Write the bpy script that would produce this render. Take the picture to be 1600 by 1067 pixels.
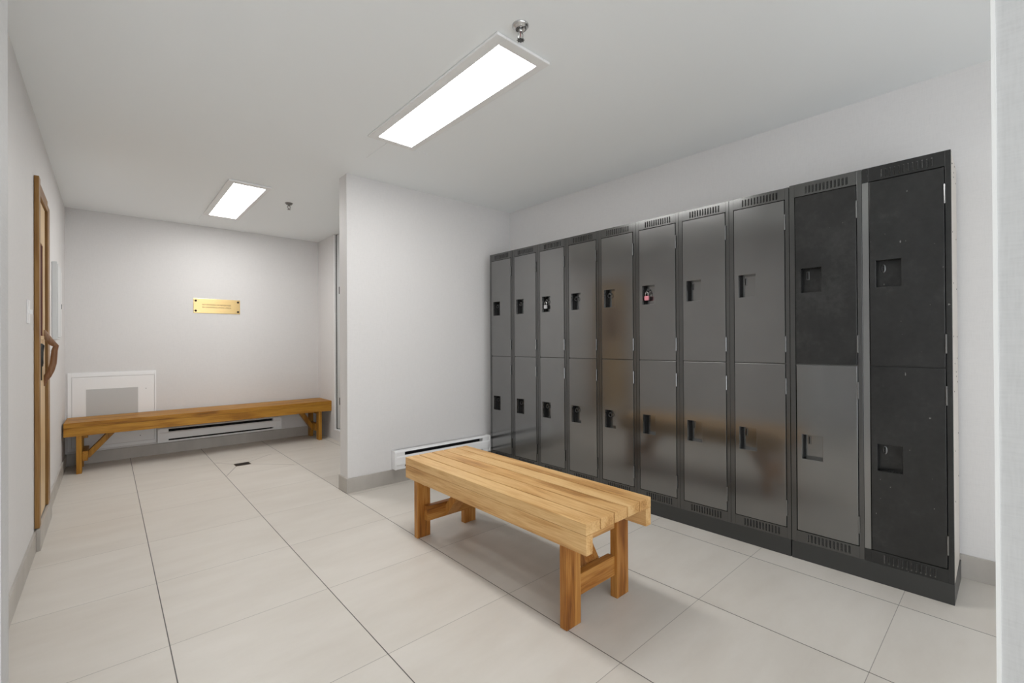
import bpy, bmesh, math, random
from mathutils import Vector, Matrix
random.seed(7)
S = bpy.context.scene
for o in list(bpy.data.objects): bpy.data.objects.remove(o)
COL = S.collection

# ------------------------------------------------------------------ camera
F_PX, YAW, PITCH, ROLL, CAM_H = 705.761, 0.73166, 0.00368, -0.00549, 1.12
fw = Vector((math.sin(YAW)*math.cos(PITCH), math.cos(YAW)*math.cos(PITCH), math.sin(PITCH)))
rt = Vector((math.cos(YAW), -math.sin(YAW), 0)); up = rt.cross(fw)
r2 = rt*math.cos(ROLL) + up*math.sin(ROLL); u2 = -rt*math.sin(ROLL) + up*math.cos(ROLL)
cam_data = bpy.data.cameras.new('camera'); cam = bpy.data.objects.new('camera', cam_data); COL.objects.link(cam)
cam_data.sensor_width = 36; cam_data.sensor_fit = 'HORIZONTAL'; cam_data.lens = F_PX/1600*36
cam_data.clip_start = 0.02
M = Matrix((r2, u2, -fw)).transposed().to_4x4(); M.translation = Vector((0, 0, CAM_H)); cam.matrix_world = M
S.camera = cam

# ------------------------------------------------------------------ light and exposure
PANEL_STRENGTH = 16.6
w = bpy.data.worlds.new('world'); S.world = w; w.use_nodes = True
w.node_tree.nodes['Background'].inputs[0].default_value = (0.92, 0.96, 1.0, 1)
w.node_tree.nodes['Background'].inputs[1].default_value = 2.1  # even fill, entering by the opening added behind the camera
S.view_settings.view_transform = 'Standard'; S.view_settings.look = 'None'
S.view_settings.exposure = 0.62; S.view_settings.gamma = 1; S.view_settings.use_curve_mapping = False

# ------------------------------------------------------------------ room numbers (metres)
PHI = -0.01442
def xw(y): return 3.00655 + PHI*(y-1)          # right wall (behind the lockers)
def xl(y): return 2.65087 + PHI*(y-1)          # locker fronts
def yp(x): return 3.35643 - 0.01589*(x-1.34719)  # partition front
def yf(x): return 5.88131 - 0.01075*x          # far wall
def xleft(y): return -0.29751 + 0.00384*(y-3)  # left wall
XP, TP, XR, ZC = 1.34719, 0.1415, 1.98642, 2.40575
TX, DX, TY, DY = -0.40735, 0.58131, 0.33711, 0.59139

# ------------------------------------------------------------------ helpers
class MB:
    def __init__(s): s.bm = bmesh.new()
    def box(s, x0, x1, y0, y1, z0, z1, M=None):
        v = [s.bm.verts.new((x, y, z)) for z in (z0, z1) for (x, y) in ((x0, y0), (x1, y0), (x1, y1), (x0, y1))]
        if M: 
            for q in v: q.co = M @ q.co
        for f in ((3,2,1,0), (4,5,6,7), (0,1,5,4), (1,2,6,5), (2,3,7,6), (3,0,4,7)): s.bm.faces.new([v[i] for i in f])
        return s
    def prism(s, pts, z0, z1, axis='Z'):
        def P(a, b, c): return {'Z': (a, b, c), 'Y': (a, c, b), 'X': (c, a, b)}[axis]
        n = len(pts); lo = [s.bm.verts.new(P(a, b, z0)) for a, b in pts]; hi = [s.bm.verts.new(P(a, b, z1)) for a, b in pts]
        s.bm.faces.new(lo[::-1]); s.bm.faces.new(hi)
        for i in range(n): s.bm.faces.new((lo[i], lo[(i+1) % n], hi[(i+1) % n], hi[i]))
        return s
    def lathe(s, prof, n=32, M=None):
        rings = []
        for r, z in prof:
            rings.append([s.bm.verts.new((r*math.cos(2*math.pi*i/n), r*math.sin(2*math.pi*i/n), z)) for i in range(n)])
        for a, b in zip(rings, rings[1:]):
            for i in range(n): s.bm.faces.new((a[i], a[(i+1) % n], b[(i+1) % n], b[i]))
        s.bm.faces.new(rings[0][::-1]); s.bm.faces.new(rings[-1])
        if M:
            for r in rings:
                for v in r: v.co = M @ v.co
        return s
    def tube(s, pts, rad, n=10):
        pts = [Vector(p) for p in pts]; rad = rad if isinstance(rad, (list, tuple)) else [rad]*len(pts)
        rings = []; prev = None
        for i, p in enumerate(pts):
            t = (pts[min(i+1, len(pts)-1)] - pts[max(i-1, 0)]).normalized()
            if prev is None: prev = t.orthogonal().normalized()
            a = (prev - t*prev.dot(t)).normalized(); b = t.cross(a); prev = a
            r = rad[i]; ra, rb = r if isinstance(r, tuple) else (r, r)
            rings.append([s.bm.verts.new(p + a*ra*math.cos(2*math.pi*k/n) + b*rb*math.sin(2*math.pi*k/n)) for k in range(n)])
        for a, b in zip(rings, rings[1:]):
            for k in range(n): s.bm.faces.new((a[k], a[(k+1) % n], b[(k+1) % n], b[k]))
        s.bm.faces.new(rings[0][::-1]); s.bm.faces.new(rings[-1])
        return s
    def build(s, name, mat, parent=None, bevel=0, smooth=False, seg=2):
        bmesh.ops.recalc_face_normals(s.bm, faces=s.bm.faces)
        me = bpy.data.meshes.new(name); s.bm.to_mesh(me); s.bm.free()
        for m in (mat if isinstance(mat, (list, tuple)) else [mat]): me.materials.append(m)
        if smooth:
            for p in me.polygons: p.use_smooth = True
        o = bpy.data.objects.new(name, me); COL.objects.link(o)
        if parent: o.parent = parent
        if bevel:
            b = o.modifiers.new('bevel', 'BEVEL'); b.width = bevel; b.segments = seg; b.limit_method = 'ANGLE'; b.angle_limit = math.radians(35)
            b.harden_normals = False
        return o
def empty(name, loc, rz=0):
    o = bpy.data.objects.new(name, None); o.empty_display_size = .1; COL.objects.link(o); o.location = loc; o.rotation_euler = (0, 0, rz); return o
def tag(o, label=None, cat=None, group=None, kind=None):
    if label: o['label'] = label
    if cat: o['category'] = cat
    if group: o['group'] = group
    if kind: o['kind'] = kind
    return o
def struct(o, label, cat): return tag(o, label, cat, kind='structure')
def copy_tree(o, parent=None):
    c = o.copy(); COL.objects.link(c); c.parent = parent
    for ch in list(o.children): copy_tree(ch, c)
    return c

# ------------------------------------------------------------------ materials
def mat(name, base=(.5, .5, .5), rough=.5, metal=0, **kw):
    m = bpy.data.materials.new(name); m.use_nodes = True; b = m.node_tree.nodes['Principled BSDF']
    b.inputs['Base Color'].default_value = (*base, 1); b.inputs['Roughness'].default_value = rough; b.inputs['Metallic'].default_value = metal
    for k, v in kw.items(): b.inputs[k].default_value = v
    return m
def N(m, t, **kw):
    n = m.node_tree.nodes.new(t)
    for k, v in kw.items(): setattr(n, k, v)
    return n
def L(m, a, b): m.node_tree.links.new(a, b)
def math_n(m, op, a, b=None, c=None):
    n = N(m, 'ShaderNodeMath', operation=op)
    for i, x in enumerate((a, b, c)):
        if x is None: continue
        if hasattr(x, 'is_linked') or hasattr(x, 'links'): L(m, x, n.inputs[i])
        else: n.inputs[i].default_value = x
    return n.outputs[0]
def noise(m, vec, scale, detail=4, rough=.55):
    n = N(m, 'ShaderNodeTexNoise'); n.inputs['Scale'].default_value = scale; n.inputs['Detail'].default_value = detail; n.inputs['Roughness'].default_value = rough
    if vec is not None: L(m, vec, n.inputs['Vector'])
    return n.outputs['Fac']
def mapping(m, src, scale):
    n = N(m, 'ShaderNodeMapping'); n.inputs['Scale'].default_value = scale; L(m, src, n.inputs['Vector']); return n.outputs[0]
def ramp(m, fac, stops):
    n = N(m, 'ShaderNodeValToRGB'); r = n.color_ramp
    while len(r.elements) < len(stops): r.elements.new(.5)
    for e, (p, c) in zip(r.elements, stops): e.position = p; e.color = (*c, 1)
    L(m, fac, n.inputs[0]); return n.outputs[0]
def mixc(m, fac, a, b):
    n = N(m, 'ShaderNodeMix', data_type='RGBA')
    if hasattr(fac, 'links'): L(m, fac, n.inputs[0])
    else: n.inputs[0].default_value = fac
    for i, x in ((6, a), (7, b)):
        if hasattr(x, 'links'): L(m, x, n.inputs[i])
        else: n.inputs[i].default_value = (*x, 1)
    return n.outputs[2]
def bump(m, h, strength, dist=.001):
    n = N(m, 'ShaderNodeBump'); n.inputs['Strength'].default_value = strength; n.inputs['Distance'].default_value = dist
    L(m, h, n.inputs['Height']); L(m, n.outputs[0], m.node_tree.nodes['Principled BSDF'].inputs['Normal'])
def P(m): return m.node_tree.nodes['Principled BSDF']

def wall_mat(name, c, var=.03, weave=.12):
    """woven vinyl wall covering: fine crossing threads plus faint large variation"""
    m = mat(name, c, .62); g = N(m, 'ShaderNodeNewGeometry').outputs['Position']
    a = noise(m, mapping(m, g, (260, 260, 26)), 1, 2); b = noise(m, mapping(m, g, (26, 26, 300)), 1, 2)
    s = math_n(m, 'ADD', a, b); f = math_n(m, 'MULTIPLY', s, .5)
    big = noise(m, g, 1.7, 2)
    f2 = math_n(m, 'ADD', math_n(m, 'MULTIPLY', math_n(m, 'SUBTRACT', f, .5), weave*2), math_n(m, 'MULTIPLY', math_n(m, 'SUBTRACT', big, .5), var*2))
    f3 = math_n(m, 'ADD', f2, .5)
    col = ramp(m, f3, [(0, tuple(x*.6 for x in c)), (.5, c), (1, tuple(min(1, x*1.25) for x in c))])
    L(m, col, P(m).inputs['Base Color']); bump(m, s, .15, .0006)
    return m
M_wall = wall_mat('woven_wall_covering', (.715, .70, .69))
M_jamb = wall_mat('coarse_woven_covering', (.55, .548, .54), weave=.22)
M_ceil = mat('ceiling_paint', (.90, .925, .93), .8)
M_shower_wall = wall_mat('shower_wall', (.42, .42, .43), weave=.02)
M_white = mat('white_enamel', (.88, .88, .88), .4)
M_panel_white = mat('white_paint', (.87, .865, .86), .45)
M_bead = mat('corner_bead', (.80, .80, .78), .5)
M_black = mat('black_plastic', (.012, .012, .012), .4)
M_void = mat('dark_slot', (.01, .01, .01), .9)
M_chrome = mat('chrome', (.62, .62, .62), .12, 1)
M_gasket = mat('black_gasket', (.02, .02, .02), .6)

def tile_floor():
    m = mat('porcelain_floor_tile', (.5, .47, .43), .42)
    g = N(m, 'ShaderNodeNewGeometry').outputs['Position']; sp = N(m, 'ShaderNodeSeparateXYZ'); L(m, g, sp.inputs[0]); X, Y = sp.outputs[0], sp.outputs[1]
    def joint(c, t, d, wd):
        u = math_n(m, 'DIVIDE', math_n(m, 'SUBTRACT', c, t), d)
        fl = math_n(m, 'ROUND', u); ds = math_n(m, 'MULTIPLY', math_n(m, 'ABSOLUTE', math_n(m, 'SUBTRACT', u, fl)), d)
        return math_n(m, 'LESS_THAN', ds, wd), math_n(m, 'FLOOR', u)
    jx, ix = joint(X, TX, DX, .0019); jy, iy = joint(Y, TY, DY, .0011)
    wn = N(m, 'ShaderNodeTexWhiteNoise', noise_dimensions='2D'); cb = N(m, 'ShaderNodeCombineXYZ'); L(m, ix, cb.inputs[0]); L(m, iy, cb.inputs[1]); L(m, cb.outputs[0], wn.inputs['Vector'])
    off = N(m, 'ShaderNodeVectorMath', operation='SCALE'); L(m, wn.outputs['Color'], off.inputs[0]); off.inputs['Scale'].default_value = 7
    ad = N(m, 'ShaderNodeVectorMath', operation='ADD'); L(m, g, ad.inputs[0]); L(m, off.outputs[0], ad.inputs[1])
    cl = noise(m, mapping(m, ad.outputs[0], (1.5, 4.5, 1)), 1.4, 5, .6)
    fine = noise(m, g, 90, 2)
    v = math_n(m, 'ADD', math_n(m, 'MULTIPLY', cl, .82), math_n(m, 'ADD', math_n(m, 'MULTIPLY', wn.outputs['Value'], .09), math_n(m, 'MULTIPLY', fine, .06)))
    col = ramp(m, v, [(.3, (.605, .56, .50)), (.5, (.645, .603, .545)), (.7, (.685, .645, .59))])
    # the relief cuts that run from the tile corners to the floor drain
    def seg(ax, ay, bx, by, wd=.0026):
        dx, dy = bx-ax, by-ay; ln = math.hypot(dx, dy); dx /= ln; dy /= ln
        px = math_n(m, 'SUBTRACT', X, ax); py = math_n(m, 'SUBTRACT', Y, ay)
        t = math_n(m, 'ADD', math_n(m, 'MULTIPLY', px, dx), math_n(m, 'MULTIPLY', py, dy))
        n = math_n(m, 'ABSOLUTE', math_n(m, 'SUBTRACT', math_n(m, 'MULTIPLY', px, dy), math_n(m, 'MULTIPLY', py, dx)))
        return math_n(m, 'MULTIPLY', math_n(m, 'LESS_THAN', n, wd), math_n(m, 'MULTIPLY', math_n(m, 'GREATER_THAN', t, 0), math_n(m, 'LESS_THAN', t, ln)))
    c = None
    for s in ((.760, 5.085, .885, 4.895), (.760, 4.50, .885, 4.795), (1.255, 5.10, 1.008, 4.895), (1.30, 4.50, 1.008, 4.795)):
        k = seg(*s); c = k if c is None else math_n(m, 'MAXIMUM', c, k)
    col = mixc(m, math_n(m, 'MULTIPLY', c, .75), col, (.12, .10, .08))
    col = mixc(m, math_n(m, 'MULTIPLY', jy, .62), col, (.09, .08, .07))
    col = mixc(m, math_n(m, 'MULTIPLY', jx, .93), col, (.05, .042, .035))
    L(m, col, P(m).inputs['Base Color'])
    r = math_n(m, 'ADD', math_n(m, 'MULTIPLY', cl, .15), .36); L(m, r, P(m).inputs['Roughness'])
    return m
M_floor = tile_floor()

def base_mat():
    m = mat('porcelain_baseboard', (.36, .33, .295), .35); g = N(m, 'ShaderNodeNewGeometry').outputs['Position']
    v = noise(m, mapping(m, g, (5, 5, 2)), 1, 5); col = ramp(m, v, [(.3, (.40, .37, .335)), (.7, (.50, .47, .43))]); L(m, col, P(m).inputs['Base Color']); return m
M_base = base_mat()

def wood(name, axis, dark, mid, light, rough=.42, freq=1.0):
    m = mat(name, mid, rough); tc = N(m, 'ShaderNodeTexCoord').outputs['Object']; oi = N(m, 'ShaderNodeObjectInfo')
    off = N(m, 'ShaderNodeVectorMath', operation='ADD'); cb = N(m, 'ShaderNodeCombineXYZ')
    for i, k in enumerate((11.3, 7.7, 5.1)): L(m, math_n(m, 'MULTIPLY', oi.outputs['Random'], k), cb.inputs[i])
    L(m, tc, off.inputs[0]); L(m, cb.outputs[0], off.inputs[1]); v = off.outputs[0]
    def sc(lo, hi): return tuple(lo if a == axis else hi for a in 'XYZ')
    warp = noise(m, mapping(m, v, sc(1.2*freq, 9*freq)), 1, 3)
    ph = math_n(m, 'MULTIPLY', warp, 16)
    rings = math_n(m, 'ADD', math_n(m, 'MULTIPLY', math_n(m, 'SINE', ph), .5), .5)
    fib = noise(m, mapping(m, v, sc(7*freq, 170*freq)), 1, 3, .6)
    t = math_n(m, 'ADD', math_n(m, 'MULTIPLY', rings, .42), math_n(m, 'MULTIPLY', math_n(m, 'ADD', math_n(m, 'MULTIPLY', math_n(m, 'SUBTRACT', fib, .5), 1.7), .5), .58))
    t = math_n(m, 'ADD', t, math_n(m, 'MULTIPLY', math_n(m, 'SUBTRACT', oi.outputs['Random'], .5), .22))
    col = ramp(m, t, [(.12, dark), (.48, mid), (.85, light)]); L(m, col, P(m).inputs['Base Color'])
    P(m).inputs['Specular IOR Level'].default_value = .3; bump(m, fib, .12, .0006); return m
honey = ((.36, .17, .05), (.60, .335, .125), (.76, .50, .23))
rust = ((.13, .038, .006), (.33, .125, .022), (.50, .24, .06))
amber = ((.17, .062, .005), (.34, .145, .012), (.48, .235, .03))
oak = ((.17, .075, .02), (.26, .13, .035), (.34, .19, .06))
pale = ((.50, .32, .15), (.66, .46, .24), (.76, .56, .32))
W_top = {a: wood('cedar_top_'+a, a, *honey) for a in 'XYZ'}
W_leg = {a: wood('cedar_leg_'+a, a, *rust) for a in 'XYZ'}
W_far = {a: wood('amber_wood_'+a, a, *amber) for a in 'XYZ'}
W_case = wood('oak_casing', 'Z', *oak); W_caseh = wood('oak_casing_head', 'Y', *oak)
W_leaf = wood('pale_door_wood', 'Z', *pale)

def locker_paint(name, base=.24, rough=.15, metal=.92):
    m = mat(name, (base,)*3, rough, metal)
    g = N(m, 'ShaderNodeNewGeometry').outputs['Position']
    n1 = noise(m, g, 5, 5, .6); n2 = noise(m, g, 60, 3)
    r = math_n(m, 'ADD', math_n(m, 'MULTIPLY', n1, .06), rough-.03); L(m, r, P(m).inputs['Roughness'])
    col = ramp(m, n1, [(.3, (base*.96, base*.96, base*.945)), (.7, (base*1.03, base*1.03, base*1.015))]); L(m, col, P(m).inputs['Base Color'])
    return m
M_lock = locker_paint('dark_locker_enamel')
M_lframe = locker_paint('darker_locker_frame_enamel', .135, .17)
M_stile = locker_paint('paler_edge_and_glint_enamel', .30, .17)
M_lock_black = mat('repainted_black_enamel', (.03, .03, .03), .3, .35)
def black_paint(m):
    g = N(m, 'ShaderNodeNewGeometry').outputs['Position']; big = noise(m, g, 3.2, 5, .65); fine = noise(m, g, 38, 4, .7)
    t = math_n(m, 'ADD', math_n(m, 'MULTIPLY', big, .7), math_n(m, 'MULTIPLY', fine, .3))
    col = ramp(m, t, [(.36, (.022, .022, .021)), (.55, (.032, .032, .031)), (.74, (.058, .058, .056))])
    chip = math_n(m, 'GREATER_THAN', noise(m, mapping(m, g, (1, 1, .6)), 75, 1, .5), .80)
    L(m, mixc(m, math_n(m, 'MULTIPLY', chip, .5), col, (.4, .4, .38)), P(m).inputs['Base Color'])
    L(m, math_n(m, 'ADD', math_n(m, 'MULTIPLY', t, .22), .12), P(m).inputs['Roughness'])
black_paint(M_lock_black)
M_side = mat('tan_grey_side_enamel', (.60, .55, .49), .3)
M_kick = mat('black_plinth_and_gap_enamel', (.035, .035, .033), .38)
M_latch = mat('dark_steel', (.16, .16, .16), .3, 1)

# ------------------------------------------------------------------ the room
BACK_Y, BACK_X = -1.7, -1.7
fl = MB().box(BACK_X, 3.35, BACK_Y, 6.1, -.1, 0).build('floor', M_floor); struct(fl, 'beige large-format porcelain tile floor', 'floor')
ce = MB().box(BACK_X, 3.35, BACK_Y, 6.1, ZC, ZC+.1).build('ceiling', M_ceil); struct(ce, 'plain pale painted ceiling', 'ceiling')
o = MB().prism([(xw(-1.8), -1.8), (3.3, -1.8), (3.3, 6.1), (xw(3.7), 3.7)], 0, ZC)
o = o.build('wall_right', M_wall); struct(o, 'pale grey wall behind the row of dark lockers', 'wall')
o = MB().prism([(XP, yp(XP)), (3.1, yp(3.1)), (3.1, yp(3.1)+TP), (XP, yp(XP)+TP)], 0, ZC).build('wall_partition', M_wall); struct(o, 'free-ended pale partition wall between the lockers and the rear alcove', 'wall')
o = MB().prism([(-.6, yf(-.6)), (XR+.12, yf(XR+.12)), (XR+.12, 6.1), (-.6, 6.1)], 0, ZC).build('wall_far', M_wall); struct(o, 'pale grey far wall with the brass plaque', 'wall')
o = MB().prism([(xleft(1.62), 1.62), (xleft(6), 6.), (-.45, 6.), (-.45, 1.62)], 0, ZC).build('wall_left', M_wall); struct(o, 'pale grey left wall holding the wooden door', 'wall')
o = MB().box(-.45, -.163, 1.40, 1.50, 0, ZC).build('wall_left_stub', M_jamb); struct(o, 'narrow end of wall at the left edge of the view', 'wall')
o = MB().box(-.45, xleft(1.55), 1.50, 1.62, 0, ZC).build('wall_left_return', M_wall); struct(o, 'short return of wall behind the left wall end', 'wall')
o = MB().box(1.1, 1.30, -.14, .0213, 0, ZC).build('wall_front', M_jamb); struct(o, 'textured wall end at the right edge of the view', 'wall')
o = MB().box(1.0975, 1.103, .0185, .0240, 0, ZC).build('trim_1', M_bead); struct(o, 'white corner bead on the right wall end', 'trim')
o = MB().box(BACK_X-.1, BACK_X, BACK_Y, 6.1, 0, ZC).build('wall_back_left', M_wall); struct(o, 'unseen passage wall with an opening added to let fill light in', 'wall')
o = MB().box(BACK_X-.1, -1.5, BACK_Y-.1, BACK_Y, 0, ZC).box(1.9, 3.35, BACK_Y-.1, BACK_Y, 0, ZC).box(-1.5, 1.9, BACK_Y-.1, BACK_Y, 2.3, ZC).build('wall_back_fill_opening', M_wall); struct(o, 'unseen passage wall with an opening added to let fill light in', 'wall')  # opening added out of view so world light fills the near end
o = MB().box(XR, XR+.12, 5.345, yf(XR)+.02, 0, ZC).build('wall_alcove', M_wall); struct(o, 'short side wall beside the shower door', 'wall')
o = MB().box(XR+.02, XR+.12, 3.49, 5.345, 0, .115)
o.box(XR, XR+.02, 3.49, 5.345, 0, .115); o = o.build('wall_curb', M_wall); struct(o, 'low curb under the glass shower door', 'curb')
o = MB().box(2.98, 3.02, 3.4, 6.0, 0, ZC).build('wall_shower', M_shower_wall); struct(o, 'grey wall inside the shower', 'wall')
o = MB().box(2.1, 3.0, 5.9, 5.98, 0, ZC).build('wall_shower_end', M_shower_wall); struct(o, 'grey end wall inside the shower', 'wall')

BT, BH = .010, .110
def bb(name, pts, label, h=BH):
    o = MB().prism(pts, 0, h).build(name, M_base, bevel=.0015); return struct(o, label, 'baseboard')
bb('baseboard_partition', [(XP-BT, yp(XP)-BT), (3.0, yp(3.0)-BT), (3.0, yp(3.0)+.02), (XP+.02, yp(XP)+.02), (XP+.02, yp(XP)+TP+BT), (XP-BT, yp(XP)+TP+BT)], 'beige tile baseboard wrapping the end of the partition')
bb('baseboard_far', [(xleft(5.8)+.001, yf(-.29)-BT), (XR, yf(XR)-BT), (XR, yf(XR)+.01), (xleft(5.8), yf(-.29)+.01)], 'beige tile baseboard under the heater on the far wall')
bb('baseboard_right', [(xw(.03)-BT, .03), (xw(3.34)-BT, 3.34), (xw(3.34)+.01, 3.34), (xw(.03)+.01, .03)], 'beige tile baseboard beside the near end of the lockers')
bb('baseboard_left', [(xleft(1.63)-.01, 1.63), (xleft(1.63)+BT, 1.63), (xleft(5.87)+BT, 5.87), (xleft(5.87)-.01, 5.87)], 'beige tile baseboard along the left wall')
bb('baseboard_sill', [(xleft(3.58)+BT, 3.56), (xleft(3.58)+BT+.016, 3.56), (xleft(4.2)+BT+.016, 4.215), (xleft(4.2)+BT, 4.215)], 'raised tile sill below the wooden door', .118)

# ------------------------------------------------------------------ wooden sauna door
dr = struct(empty('door_1', (xleft(3.9), 3.9, .12)), 'narrow wooden door with tall dark glass and carved handle on the left wall', 'door')
def dbox(name, x0, x1, y0, y1, z0, z1, m, par=dr, bev=.002): return MB().box(x0, x1, y0-3.9, y1-3.9, z0-.12, z1-.12).build(name, m, par, bevel=bev)
dbox('casing', 0, .020, 3.580, 3.650, .12, 2.055, W_case)
dbox('casing', 0, .020, 4.075, 4.200, .12, 2.005, W_case)
dbox('casing', 0, .0195, 3.640, 4.0751, 1.965, 2.03, W_caseh)
lf = MB()
for a in ((3.652, 3.745, .13, 1.955), (3.93, 4.02, .13, 1.955), (3.745, 3.93, 1.72, 1.955), (3.745, 3.93, .13, 1.175)): lf.box(.000, .010, a[0]-3.9, a[1]-3.9, a[2]-.12, a[3]-.12)
lf = lf.build('door_leaf', W_leaf, dr, bevel=.001); 
gl = mat('dark_red_glass', (.075, .010, .008), .6); P(gl).inputs['Specular IOR Level'].default_value = .05
p = dbox('window_pane', .002, .006, 3.740, 3.935, 1.17, 1.725, gl, lf, 0); p['label'] = 'dark reddish glass strip'
p = dbox('glazing_rail', .0, .014, 3.745, 3.93, 1.155, 1.178, W_leaf, lf)
MB().box(.0, .006, .122, .174, .01, 1.84).build('jamb_shadow_stop', wood('shaded_red_brown_wood', 'Z', (.035, .010, .005), (.055, .018, .008), (.08, .03, .012)), dr)  # near-black red-brown strip paints shade into the gap beside the leaf
hp = [(.008, .06, 1.215), (.016, .06, 1.19), (.030, .06, 1.160), (.046, .06, 1.135), (.062, .06, 1.118), (.056, .06, 1.09), (.053, .06, 1.05), (.050, .06, 1.01), (.040, .06, .97), (.026, .06, .935), (.014, .06, .91), (.010, .06, .875)]
hd = MB().tube([(x, y, z-.12) for x, y, z in hp], [.009, .015, .017, .017, .014, .015, .016, .016, .017, .017, .014, .008], 12).build('door_handle', wood('carved_handle_wood', 'Z', (.15, .06, .03), (.24, .12, .06), (.32, .22, .15)), dr, smooth=True)
MB().tube([(.060, .06, 1.0), (.066, .06, 1.006), (.072, .06, 1.0)], [.008, .006, .002], 8).build('handle_tip', W_case, hd, smooth=True)
hk = [(.014, -.13, 1.13), (.016, -.115, 1.12), (.016, -.105, 1.10), (.016, -.118, 1.08), (.016, -.128, 1.05), (.016, -.12, 1.02), (.016, -.108, 1.0)]
MB().tube([(x, y, z-.12) for x, y, z in hk], [.004, .010, .007, .006, .006, .006, .003], 8).tube([(.013, -.14, 1.01), (.013, -.14, .80)], .004, 8).build('iron_hook', M_black, dr, smooth=True)

# ------------------------------------------------------------------ shower door in the alcove
sd = struct(empty('door_2', (XR+.03, 4.6, .115)), 'frosted glass shower door with black hinges beyond the partition end', 'door')
def sbox(name, x0, x1, y0, y1, z0, z1, m, bev=.001): return MB().box(x0, x1, y0-4.6, y1-4.6, z0-.115, z1-.115).build(name, m, sd, bevel=bev)
M_frost = mat('frosted_glass', (.70, .72, .72), .3, 0); P(M_frost).inputs['Transmission Weight'].default_value = .2
sbox('side_jamb', -.03, .02, 5.318, 5.344, .115, ZC-.002, M_panel_white)
sbox('seal', -.012, -.004, 5.303, 5.318, .13, ZC-.004, M_gasket)
sbox('glass_pane', -.008, .002, 3.52, 5.302, .14, ZC-.01, M_frost)
sbox('sill', -.034, .03, 3.50, 5.32, .1151, .128, M_panel_white)
for z in (.42, 1.70): sbox('hinge', -.018, .012, 5.14, 5.215, z, z+.082, M_black)

# ------------------------------------------------------------------ ceiling light panels
M_emit = bpy.data.materials.new('light_diffuser'); M_emit.use_nodes = True
nt = M_emit.node_tree; nt.nodes.clear(); e = nt.nodes.new('ShaderNodeEmission'); e.inputs[0].default_value = (1, .99, .98, 1); e.inputs[1].default_value = PANEL_STRENGTH
oo = nt.nodes.new('ShaderNodeOutputMaterial'); nt.links.new(e.outputs[0], oo.inputs[0])
M_frame = mat('light_frame', (.85, .85, .84), .5)
def panel(x0, x1, y0, y1, label, lit):
    zc = ZC; cx, cy = (x0+x1)/2, (y0+y1)/2
    r = tag(empty('ceiling_light', (cx, cy, zc)), label, 'ceiling light', 'flat rectangular ceiling light panels')
    hx, hy = (x1-x0)/2, (y1-y0)/2; lx0, lx1, ly0, ly1 = (a-b for a, b in zip(lit, (cx, cx, cy, cy)))
    f = MB()
    f.box(-hx, lx0, -hy, hy, -.014, -.002).box(lx1, hx, -hy, hy, -.014, -.002).box(lx0, lx1, -hy, ly0, -.014, -.002).box(lx0, lx1, ly1, hy, -.014, -.002)
    f.build('frame', M_frame, r, bevel=.002)
    MB().box(-hx+.006, hx-.006, -hy+.006, hy-.006, -.004, 0).build('housing', M_frame, r)
    MB().box(lx0, lx1, ly0, ly1, -.012, -.0045).build('diffuser', M_emit, r)
    return r
panel(1.198, 1.512, 1.414, 2.650, 'long ceiling light panel above the front bench, beside the larger sprinkler', (1.248, 1.472, 1.465, 2.604))
panel(.705, 1.008, 4.050, 5.300, 'smaller-looking ceiling light panel near the far wall with the brass plaque', (.750, .975, 4.108, 5.258))
for (x0, x1, y0, y1, lb) in ((1.335, 1.63, 2.66, 2.98, 'faint square cover plate on the ceiling just beyond the front light panel'), (.70, .93, 5.32, 5.56, 'faint square cover plate on the ceiling between rear light panel and far wall')):
    o = MB().box(x0, x1, y0, y1, ZC-.003, ZC).build('cover_plate', M_ceil, bevel=.001); tag(o, lb, 'cover plate', 'ceiling cover plates')

# ------------------------------------------------------------------ sprinklers
def sprinkler(x, y, label, s=1.0, m=M_chrome):
    r = tag(empty('fire_sprinkler', (x, y, ZC)), label, 'sprinkler', 'ceiling fire sprinklers')
    MB().lathe([(.034*s, 0), (.034*s, -.003), (.029*s, -.008), (.026*s, -.009), (.025*s, -.014), (.016*s, -.017), (.015*s, -.012), (.006, -.011)], 40).build('escutcheon', m, r, smooth=True)
    MB().lathe([(.009, -.010), (.009, -.026), (.007, -.027)], 16).build('threaded_body', m, r, smooth=True)
    fa = MB()
    for sx in (-1, 1): fa.tube([(sx*.008, 0, -.025), (sx*.013, 0, -.034), (sx*.012, 0, -.044), (sx*.003, 0, -.054)], [(.0028, .0028)]*4, 8)
    fa.build('frame_arm', m, r, smooth=True)
    MB().tube([(0, 0, -.026), (0, 0, -.052)], .0022, 8).build('bulb', mat('sprinkler_bulb', (.25, .1, .1), .2), r, smooth=True)
    d = MB().lathe([(.004, -.052), (.005, -.056), (.013, -.058), (.013, -.0595), (.003, -.060)], 20)
    for k in range(8):
        a = k*math.pi/4; d.box(.012, .0165, -.0022, .0022, -.0595, -.058, Matrix.Rotation(a, 4, 'Z'))
    d.build('deflector', m, r)
    return r
sprinkler(1.250, 1.330, 'chrome fire sprinkler at the near end of the front light panel', 1.0)
sprinkler(1.239, 4.41, 'small dark fire sprinkler alone on the rear ceiling, right of the rear light panel', .95, mat('aged_chrome', (.25, .24, .23), .3, 1))

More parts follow.
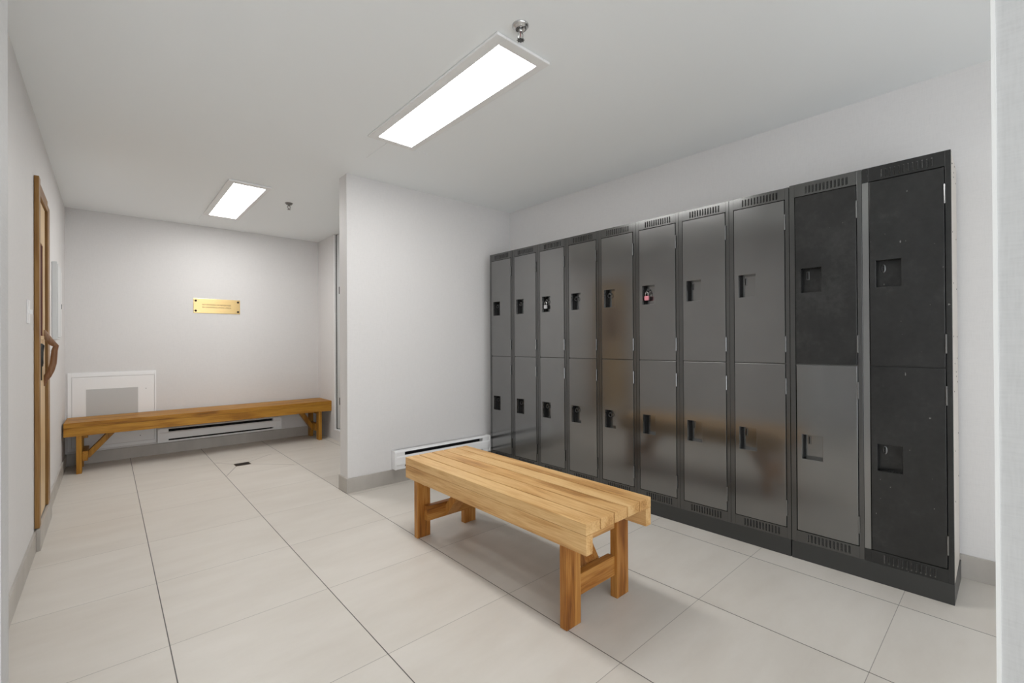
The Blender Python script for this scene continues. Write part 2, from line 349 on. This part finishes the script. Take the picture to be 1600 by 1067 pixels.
# ------------------------------------------------------------------ brass plaque
M_brass = mat('brushed_brass', (.76, .55, .26), .22, 1)
pq = tag(empty('wall_plaque', (.91, yf(.91), 1.542)), 'small engraved brass plaque screwed to the far wall', 'plaque'); pq.rotation_euler = (0, 0, -.01075)
MB().box(-.217, .217, -.006, 0, -.078, .078).build('plate', M_brass, pq, bevel=.0015)
for sx in (-1, 1):
    for sz in (-1, 1):
        MB().lathe([(.0115, 0), (.0105, .003), (.004, .0045)], 16, Matrix.Translation((sx*.197, -.006, sz*.054)) @ Matrix.Rotation(math.pi/2, 4, 'X')).build('screw', mat('dark_screw', (.03, .02, .012), .4, .6), pq)
def text(body, size, loc, rot, m, parent, name='lettering', width=None):
    c = bpy.data.curves.new('t', 'FONT'); c.body = body; c.size = size; c.align_x = 'CENTER'; c.align_y = 'CENTER'; c.extrude = .0002
    t = bpy.data.objects.new('t', c); COL.objects.link(t); dg = bpy.context.evaluated_depsgraph_get()
    me = bpy.data.meshes.new_from_object(t.evaluated_get(dg)); bpy.data.objects.remove(t); bpy.data.curves.remove(c)
    if width:
        xs = [v.co.x for v in me.vertices]; k = width/(max(xs)-min(xs))
        for v in me.vertices: v.co.x *= k
    me.materials.clear(); me.materials.append(m); o = bpy.data.objects.new(name, me); COL.objects.link(o); o.parent = parent; o.location = loc; o.rotation_euler = rot; return o
M_ink = mat('engraved_black', (.05, .025, .01), .6)
text('NO SMOKING OR BEVERAGES', .023, (-.005, -.0066, .013), (math.pi/2, 0, 0), M_ink, pq, width=.268)
text('IN SWIMMING POOL AREA', .023, (-.005, -.0066, -.015), (math.pi/2, 0, 0), M_ink, pq, width=.268)

# ------------------------------------------------------------------ access panel in the far wall
ap = tag(empty('access_panel', (.052, yf(.052), .13)), 'white metal access panel with grey patch, low in the far wall behind the bench', 'access panel'); ap.rotation_euler = (0, 0, -.01075)
f = MB(); X0, X1, Z1 = -.322, .325, .732
for a in ((X0, X0+.026, 0, Z1), (X1-.012, X1, 0, Z1), (X0+.026, X1-.012, Z1-.04, Z1), (X0+.026, X1-.012, 0, .03)): f.box(a[0], a[1], -.008, 0, a[2], a[3])
f.build('frame', M_white, ap, bevel=.0015)
d = MB().box(X0+.029, X1-.015, -.0065, 0, .033, Z1-.043).build('panel_door', M_panel_white, ap, bevel=.0015)
q = MB().box(-.196, .183, -.0075, -.006, .20, .572).build('grey_patch', mat('grey_primer', (.54, .54, .53), .6), d); q['label'] = 'grey primer rectangle'
for (x, z) in ((.245, .555), (.20, .085)): MB().lathe([(.004, 0), (.0035, .002)], 12, Matrix.Translation((x, -.0065, z)) @ Matrix.Rotation(math.pi/2, 4, 'X')).build('screw', M_latch, d)

# ------------------------------------------------------------------ baseboard heaters
def heater(name_loc, rz, Lh, label, z0=.126, slot0=.09, slot1=.09):
    r = tag(empty('baseboard_heater', name_loc, rz), label, 'heater', 'white electric baseboard heaters'); H = .145
    MB().box(0, Lh, -.012, -.002, 0, H).build('back_plate', M_white, r)
    MB().prism([(-.062, H-.012), (-.052, H), (-.002, H), (-.002, H-.006), (-.050, H-.006), (-.058, H-.014)], 0, Lh, 'X').build('top_cover', M_white, r, bevel=.001)
    MB().prism([(-.064, .030), (-.066, .036), (-.066, H-.052), (-.058, H-.040), (-.052, H-.040), (-.060, H-.054), (-.060, .030)], .002, Lh-.002, 'X').build('front_cover', M_white, r, bevel=.001)
    MB().prism([(-.062, .0), (-.062, .014), (-.056, .014), (-.056, .004), (-.002, .004), (-.002, 0)], .002, Lh-.002, 'X').build('bottom_lip', M_white, r)
    for k, (a, b) in enumerate(((0, slot0), (Lh-slot1, Lh))):
        MB().box(a+.001, b-.001, -.0595, -.012, .006, H-.007).build('junction_box', M_white, r)
        MB().prism([(-.069, 0), (-.069, H-.014), (-.056, H+.002), (-.001, H+.002), (-.001, 0)], a if k == 0 else Lh-.014, a+.014 if k == 0 else Lh, 'X').build('end_cap', M_white, r, bevel=.002)
    fin = MB(); n = int((Lh-slot0-slot1-.02)/.012)
    for i in range(n):
        x = slot0+.01+i*.012; fin.box(x, x+.0012, -.050, -.014, .03, H-.045)
    fin.build('heating_fins', mat('fin_metal', (.10, .10, .10), .5, .5), r)
    MB().tube([(slot0, -.032, .07), (Lh-slot1, -.032, .07)], .008, 10).build('heating_element', M_latch, r)
    MB().box(slot0+.001, Lh-slot1-.001, -.0135, -.0125, .004, H-.008).build('reflector', M_void, r)
    return r
heater((1.700, yp(1.70), .118), -.01589, .965, 'white baseboard heater on the partition wall behind the front bench')
heater((.385, yf(.385), .126), -.01075, 1.155, 'white baseboard heater on the far wall below the long bench')

# ------------------------------------------------------------------ small things on the left wall
sw = tag(empty('light_switch', (xleft(3.33), 3.33, 1.292)), 'white light switch on the left wall, just left of the wooden door', 'light switch')
MB().box(0, .006, -.038, .038, -.060, .060).build('cover_plate', M_white, sw, bevel=.002); MB().box(.006, .017, -.005, .005, -.012, .010).build('toggle', M_white, sw, bevel=.001)
bx = tag(empty('electrical_box', (xleft(4.76), 4.76, 1.45)), 'tall light grey metal box on the left wall just right of the wooden door', 'electrical box')
M_gbox = mat('grey_box_enamel', (.66, .67, .67), .4)
MB().box(0, .028, -.16, .14, -.285, .275).build('box_body', M_gbox, bx, bevel=.003); MB().box(.028, .032, -.148, .128, -.27, .26).build('box_door', M_gbox, bx, bevel=.001)
cp = tag(empty('wall_panel', (xleft(5.25), 5.25, 1.45)), 'flat wall-coloured cover panel between the grey box and the far corner', 'wall panel')
MB().box(0, .004, -.2, .2, -.25, .29).build('panel_sheet', M_panel_white, cp, bevel=.001); MB().box(.004, .007, .15, .165, -.02, .02).build('latch', M_latch, cp)

# ------------------------------------------------------------------ floor drain
fd = tag(empty('floor_drain', (.9465, 4.845, 0)), 'small rectangular metal floor drain in front of the long bench', 'floor drain')
M_drain = mat('drain_bronze', (.10, .065, .035), .4, .7)
MB().box(-.062, .062, -.052, .052, .0, .0025).build('drain_frame', M_drain, fd, bevel=.0006)
g_ = MB()
for i in range(8): g_.box(-.052, .052, -.044+i*.0115, -.037+i*.0115, .0025, .004)
g_.build('grate', M_latch, fd)

# ------------------------------------------------------------------ benches
def bench(loc, rz, Lb, Wb, label, Wt, Wl, group):
    """long axis = local Y, near end at y=0, front side at x=0"""
    H, T = .45, .043; r = tag(empty('wooden_bench', loc, rz), label, 'bench', group)
    n = 5; gap = .0065; pw = (Wb-gap*(n-1))/n
    for i in range(n):
        x0 = i*(pw+gap)
        MB().box(-pw/2, pw/2, -Lb/2, Lb/2, -T/2, T/2).build('seat_plank', Wt['Y'], r, bevel=.0014).location = (x0+pw/2, Lb/2, H-T/2)
    sz0, sz1 = .331, H-T-.001
    for x in (.0005, Wb-.0385): MB().box(-.019, .019, -Lb/2, Lb/2, -(sz1-sz0)/2, (sz1-sz0)/2).build('side_rail', Wt['Y'], r, bevel=.002).location = (x+.019, Lb/2, (sz0+sz1)/2)
    e0 = .108
    for (y0, sg) in ((e0, 1), (Lb-.078-.036, -1)):
        for side in (0, 1):
            lg = MB()
            if side == 0: pts = [(.012, 0), (.098, 0), (.098, sz1-.002), (.0400, sz1-.002), (.0400, sz0-.001), (.012, sz0-.001)]
            else: pts = [(Wb-.098, 0), (Wb-.012, 0), (Wb-.012, sz0-.001), (Wb-.0400, sz0-.001), (Wb-.0400, sz1-.002), (Wb-.098, sz1-.002)]
            cx = sum(p[0] for p in pts)/6
            o = lg.prism([(x-cx, z) for x, z in pts], -.018, .018, 'Y').build('leg', Wl['Z'], r, bevel=.002); o.location = (cx, y0+.018, 0)
        yi = y0+.0365 if sg > 0 else y0-.0365       # inner face of the leg pair
        ya, yb = (yi, yi+.036) if sg > 0 else (yi-.0005, yi+.0355)
        if sg > 0: ya, yb = y0+.012, y0+.048; hw = (Wb-.1965)/2
        else: hw = (Wb-.11)/2
        MB().box(-hw, hw, -.018, .018, -.0425, .0425).build('stretcher', Wl['X'], r, bevel=.002).location = (Wb/2, (ya+yb)/2, .142)
        hw = hw if sg > 0 else (Wb-.082)/2
        MB().box(-hw, hw, -.018, .018, -.050, .050).build('cross_rail', Wt['X'], r, bevel=.002).location = (Wb/2, (ya+yb)/2, sz1-.0515)
        # diagonal brace from stretcher to the underside of the seat
        s0 = yb if sg > 0 else ya; c = Wb/2
        rn = .15 if sg > 0 else .205; c = Wb/2 + (.028 if sg > 0 else 0)
        pr = [(s0+sg*.0005, .105), (s0+sg*.0005, .165), (s0+sg*rn, .4055), (s0+sg*(rn+.057), .4055), (s0+sg*.01, .105)]
        o = MB().prism([(y-s0, z-.25) for y, z in pr], -.0425, .0425, 'X').build('brace', Wl['Z'], r, bevel=.002); o.location = (c, s0, .25)
    return r
bench((1.3145, 1.060, 0), 0, 1.352, .442, 'honey-coloured five-plank wooden bench standing in front of the dark lockers', W_top, W_leg, 'slatted wooden benches')
b2 = bench((1.986, yf(1.986)-.4385, 0), math.pi/2-.01075, 2.262, .415, 'long low amber wooden bench against the far wall below the plaque', W_far, W_far, 'slatted wooden benches')

# ------------------------------------------------------------------ lockers
LW, LD, Z0L = .3025, .335, .089; HT = 1.9267-Z0L
def locker_body(extra=0):
    b = MB(); H = HT+extra; t = .0015; W = LW
    b.box(0, t, .02, LD, 0, H).box(W-t, W, .02, LD, 0, H).box(t, W-t, LD-t, LD, 0, H).box(t, W-t, .02, LD-t, H-t, H).box(t, W-t, .02, LD-t, 0, t)
    b.box(.03, W-.02, .022, LD-t, .912, .914)
    b.box(0, .0235, 0, .02, 0, H).box(W-.0185, W, 0, .02, 0, H).box(.0235, W-.0185, 0, .02, 1.777, H).box(.0235, W-.0185, 0, .02, 0, .057)
    b.box(.0235, W-.0185, .006, .02, .905, .922)
    return b
def add_louvres(root, z0, z1, mt):
    l = MB(); n = 12
    for i in range(n):
        x = .074 + i*(.171/(n-1))
        l.prism([(x-.0045, 0), (x, -.0042), (x+.0003, -.0042), (x+.0003, 0)], z0, z1)
    l.build('vent_louvres', M_stile, root)  # paler paint on the slats stands in for their highlights
    v = MB()
    for i in range(n):
        x = .074 + i*(.171/(n-1)); v.box(x+.0006, x+.0036, -.0006, .0002, z0+.001, z1-.001)
    v.build('vent_slots', M_void, root)
DX0, DX1 = .0275, .2810
def locker_door(root, z0, z1, pz, latch, rot=0, rx=0, mt=None):
    mt = mt or M_lock
    w_, h_ = DX1-DX0, z1-z0
    e = empty('door', (DX1, 0, z0)); e.parent = root; e.rotation_euler = (rx, 0, rot)
    # coordinates inside: x from -w_ to 0, z from 0 to h_
    ax0, ax1 = -w_+.022, -w_+.112; az0, az1 = pz-z0-.062, pz-z0+.062
    xs, zs = (-w_, ax0, ax1, 0), (0, az0, az1, h_); bm = bmesh.new(); yF, yB = -.003, .015
    fv = [[bm.verts.new((x, yF, z)) for z in zs] for x in xs]; bv = [[bm.verts.new((x, yB, z)) for z in zs] for x in xs]
    for i in range(3):
        for j in range(3):
            if i == 1 and j == 1: continue
            bm.faces.new((fv[i][j], fv[i+1][j], fv[i+1][j+1], fv[i][j+1])); bm.faces.new((bv[i][j], bv[i][j+1], bv[i+1][j+1], bv[i+1][j]))
    for k in range(3):
        for (a, b) in (((k, 0), (k+1, 0)), ((k, 3), (k+1, 3)), ((0, k), (0, k+1)), ((3, k), (3, k+1))):
            bm.faces.new((fv[a[0]][a[1]], fv[b[0]][b[1]], bv[b[0]][b[1]], bv[a[0]][a[1]]))
    for (a, b) in (((1, 1), (2, 1)), ((1, 2), (2, 2)), ((1, 1), (1, 2)), ((2, 1), (2, 2))):
        bm.faces.new((fv[a[0]][a[1]], fv[b[0]][b[1]], bv[b[0]][b[1]], bv[a[0]][a[1]]))
    mb = MB(); mb.bm.free(); mb.bm = bm
    for f_ in bm.faces:
        c_ = f_.calc_center_median()
        if abs(c_.y-.006) < .003 and (min(abs(c_.x), abs(c_.x+w_)) < 1e-5 or min(abs(c_.z), abs(c_.z-h_)) < 1e-5): f_.material_index = 1  # outer door edges painted black to deepen shade in the gaps
    pn = mb.build('door_panel', [mt, M_kick], None, bevel=.0012); pn.parent = root; pn.name = 'door'
    pn.location = e.location; pn.rotation_euler = e.rotation_euler; bpy.data.objects.remove(e); d = pn
    # recessed cup (on its left a black sheet stands in for the channel's shade)
    c = MB(); c.box(ax0-.004, ax1+.002, .044, .0455, az0-.002, az1+.002).box(ax1, ax1+.0015, .015, .044, az0, az1).box(ax0, ax1, .015, .044, az1, az1+.0015).box(ax0, ax1, .015, .044, az0-.0015, az0)
    c.build('recessed_cup', mt, d)
    c = MB().box(ax0-.0035, ax0-.002, .0152, .044, az0, az1).build('latch_channel_shade', M_void, d)
    c = MB()
    lx, lz = ax0+.022, az1-.034
    if latch == 'slot':
        c.box(lx-.0065, lx+.0065, .041, .044, lz-.022, lz+.022).build('latch_plate', M_latch if mt is M_lock_black else mt, d, bevel=.002)
        MB().box(lx-.0028, lx+.0028, .0400, .0412, lz-.018, lz+.018).build('latch_slot', M_void, d)
    elif latch == 'key':
        c.lathe([(.0085, 0), (.0085, .003), (.0065, .004)], 20, Matrix.Translation((lx, .044, lz)) @ Matrix.Diagonal((1, 1, 2.3, 1)) @ Matrix.Rotation(math.pi/2, 4, 'X')).build('latch_plate', M_latch, d)
        MB().box(lx-.0028, lx+.0028, .0385, .0402, lz-.014, lz+.014).build('latch_slot', M_void, d)
        MB().tube([(lx, .038, lz+.004), (lx, .034, lz-.002)], .0026, 8).build('latch_pin', M_chrome, d)
    else:
        pts = [(lx+.013*math.cos(a), .030, lz-.006+.013*math.sin(a)) for a in [i*math.pi/8 for i in range(17)]]
        c.tube(pts, .0024, 8).build('hasp_ring', M_latch, d, smooth=True)
        MB().box(lx-.006, lx+.006, .026, .044, lz+.004, lz+.014).build('hasp', M_latch, d, bevel=.002)
    for hz in ((.115 if h_ > .855 else .10), h_-.115):
        MB().tube([(.0025, -.0045, hz-.041), (.0025, -.0045, hz+.041)], .0036, 10).build('hinge', M_lock, d)
    return d
def locker(k, label, lu, ll, ru=0, rl=0, extra=0):
    y = 3.2147-.30382*k; y = y if k < 8 else y-.001
    r = tag(empty('locker', (xl(y), y, Z0L), -math.pi/2-PHI), label, 'locker', 'dark two-door metal lockers in a row')
    mb_ = M_lock_black if k == 9 else M_lframe; md_ = M_lock_black if k == 9 else M_lock; mu = M_lock_black if k > 7 else M_lock
    locker_body(extra).build('body', mb_, r, bevel=.001)
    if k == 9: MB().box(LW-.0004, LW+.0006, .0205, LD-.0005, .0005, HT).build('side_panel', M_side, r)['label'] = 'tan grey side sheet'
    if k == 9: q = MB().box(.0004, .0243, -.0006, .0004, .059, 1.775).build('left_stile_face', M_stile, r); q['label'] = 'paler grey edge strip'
    add_louvres(r, 1.787, 1.824, mb_); add_louvres(r, .010, .048, mb_)
    a = locker_door(r, .918, 1.773, 1.431-Z0L, lu, ru, mt=mu); b = locker_door(r, .061, .912, .583-Z0L, ll, rl, mt=md_)
    if k == 8: a['label'] = 'blacker upper door'; b['label'] = 'paler lower door'
    return r
desc = ['dark two-door locker at the far end of the row, against the partition wall',
 'dark locker between the partition-end locker and the one with the silver padlock',
 'dark locker with a silver padlock hanging in its upper handle recess',
 'dark locker just right of the silver-padlocked one, its doors reflecting faint reddish brown',
 'dark locker directly left of the pink-padlocked one',
 'dark locker with a pink padlock hanging in its upper handle recess',
 'grey-sheened locker directly right of the pink-padlocked one',
 'brightest grey-sheened locker, last on the longer black plinth',
 'dark locker second from the near end, black upper door over a paler lower door',
 'nearest and largest-looking dark locker, with the exposed side at the right end']
lat = [('ring', 'ring')]*5 + [('ring', 'slot'), ('slot', 'slot'), ('slot', 'slot'), ('slot', 'slot'), ('key', 'key')]
rots = [(.002, -.002), (.003, 0), (0, .003), (-.003, .002), (.002, -.003), (0, .002), (.003, -.002), (0, .003), (.004, -.012), (.002, .0)]
LK = [locker(k, desc[k], lat[k][0], lat[k][1], rots[k][0], rots[k][1], .005 if k > 7 else 0) for k in range(10)]
# screws on the exposed side of the nearest locker
for (yd, zz) in ((.07, 1.80), (.03, 1.79), (.20, 1.82), (.13, 1.775), (.13, 1.755), (.27, 1.76), (.05, 1.50), (.27, 1.50), (.06, 1.28), (.27, 1.27), (.06, 1.05), (.28, 1.05), (.27, .95), (.12, .93), (.2, .89), (.2, .87), (.29, .84), (.08, .81), (.30, .60), (.09, .55), (.3, .40), (.09, .33)):
    MB().lathe([(.0035, 0), (.003, .0015)], 10, Matrix.Translation((LW, yd, zz)) @ Matrix.Rotation(math.pi/2, 4, 'Y')).build('screw', M_void, LK[9])
for (ya, yb, lb) in ((3.2147, .7872, 'long black plinth under the eight far lockers'), (.7825, .1765, 'short black plinth under the two nearest lockers')):
    o = MB().prism([(xl(ya), ya), (xl(yb), yb), (xl(yb)+LD-.002, yb), (xl(ya)+LD-.002, ya)], 0, Z0L-.0005).build('locker_plinth', M_kick, bevel=.0015); tag(o, lb, 'plinth', 'black locker plinths')

# padlocks
def padlock(k, label, col, scale=1.0):
    y = 3.2147-.30382*k; base = LK[k]; lx = DX0+.022+.022; lz = (1.431-Z0L)+.062-.034
    r = tag(empty('padlock', (0, 0, 0)), label, 'padlock', 'padlocks on the lockers')
    Mw = Matrix.Translation(Vector((xl(y), y, Z0L))) @ Matrix.Rotation(-math.pi/2-PHI, 4, 'Z')
    r.location = Mw @ Vector((lx, .016, lz-.062)); r.rotation_euler = (0, 0, -math.pi/2-PHI)
    MB().box(-.0155, .0155, -.0065, .0065, 0, .030).build('padlock_body', mat('padlock_'+label.split()[0], col, .3, .35), r, bevel=.003)
    MB().tube([(-.0095, 0, .028), (-.0095, 0, .047), (-.006, 0, .0545), (0, 0, .0575), (.006, 0, .0545), (.0095, 0, .047), (.0095, 0, .028)], .0026, 10).build('shackle', M_chrome, r, smooth=True)
    return r
padlock(2, 'silver padlock on the third locker from the partition', (.55, .55, .55))
padlock(5, 'pink padlock on the upper door of a middle locker', (.80, .30, .36))
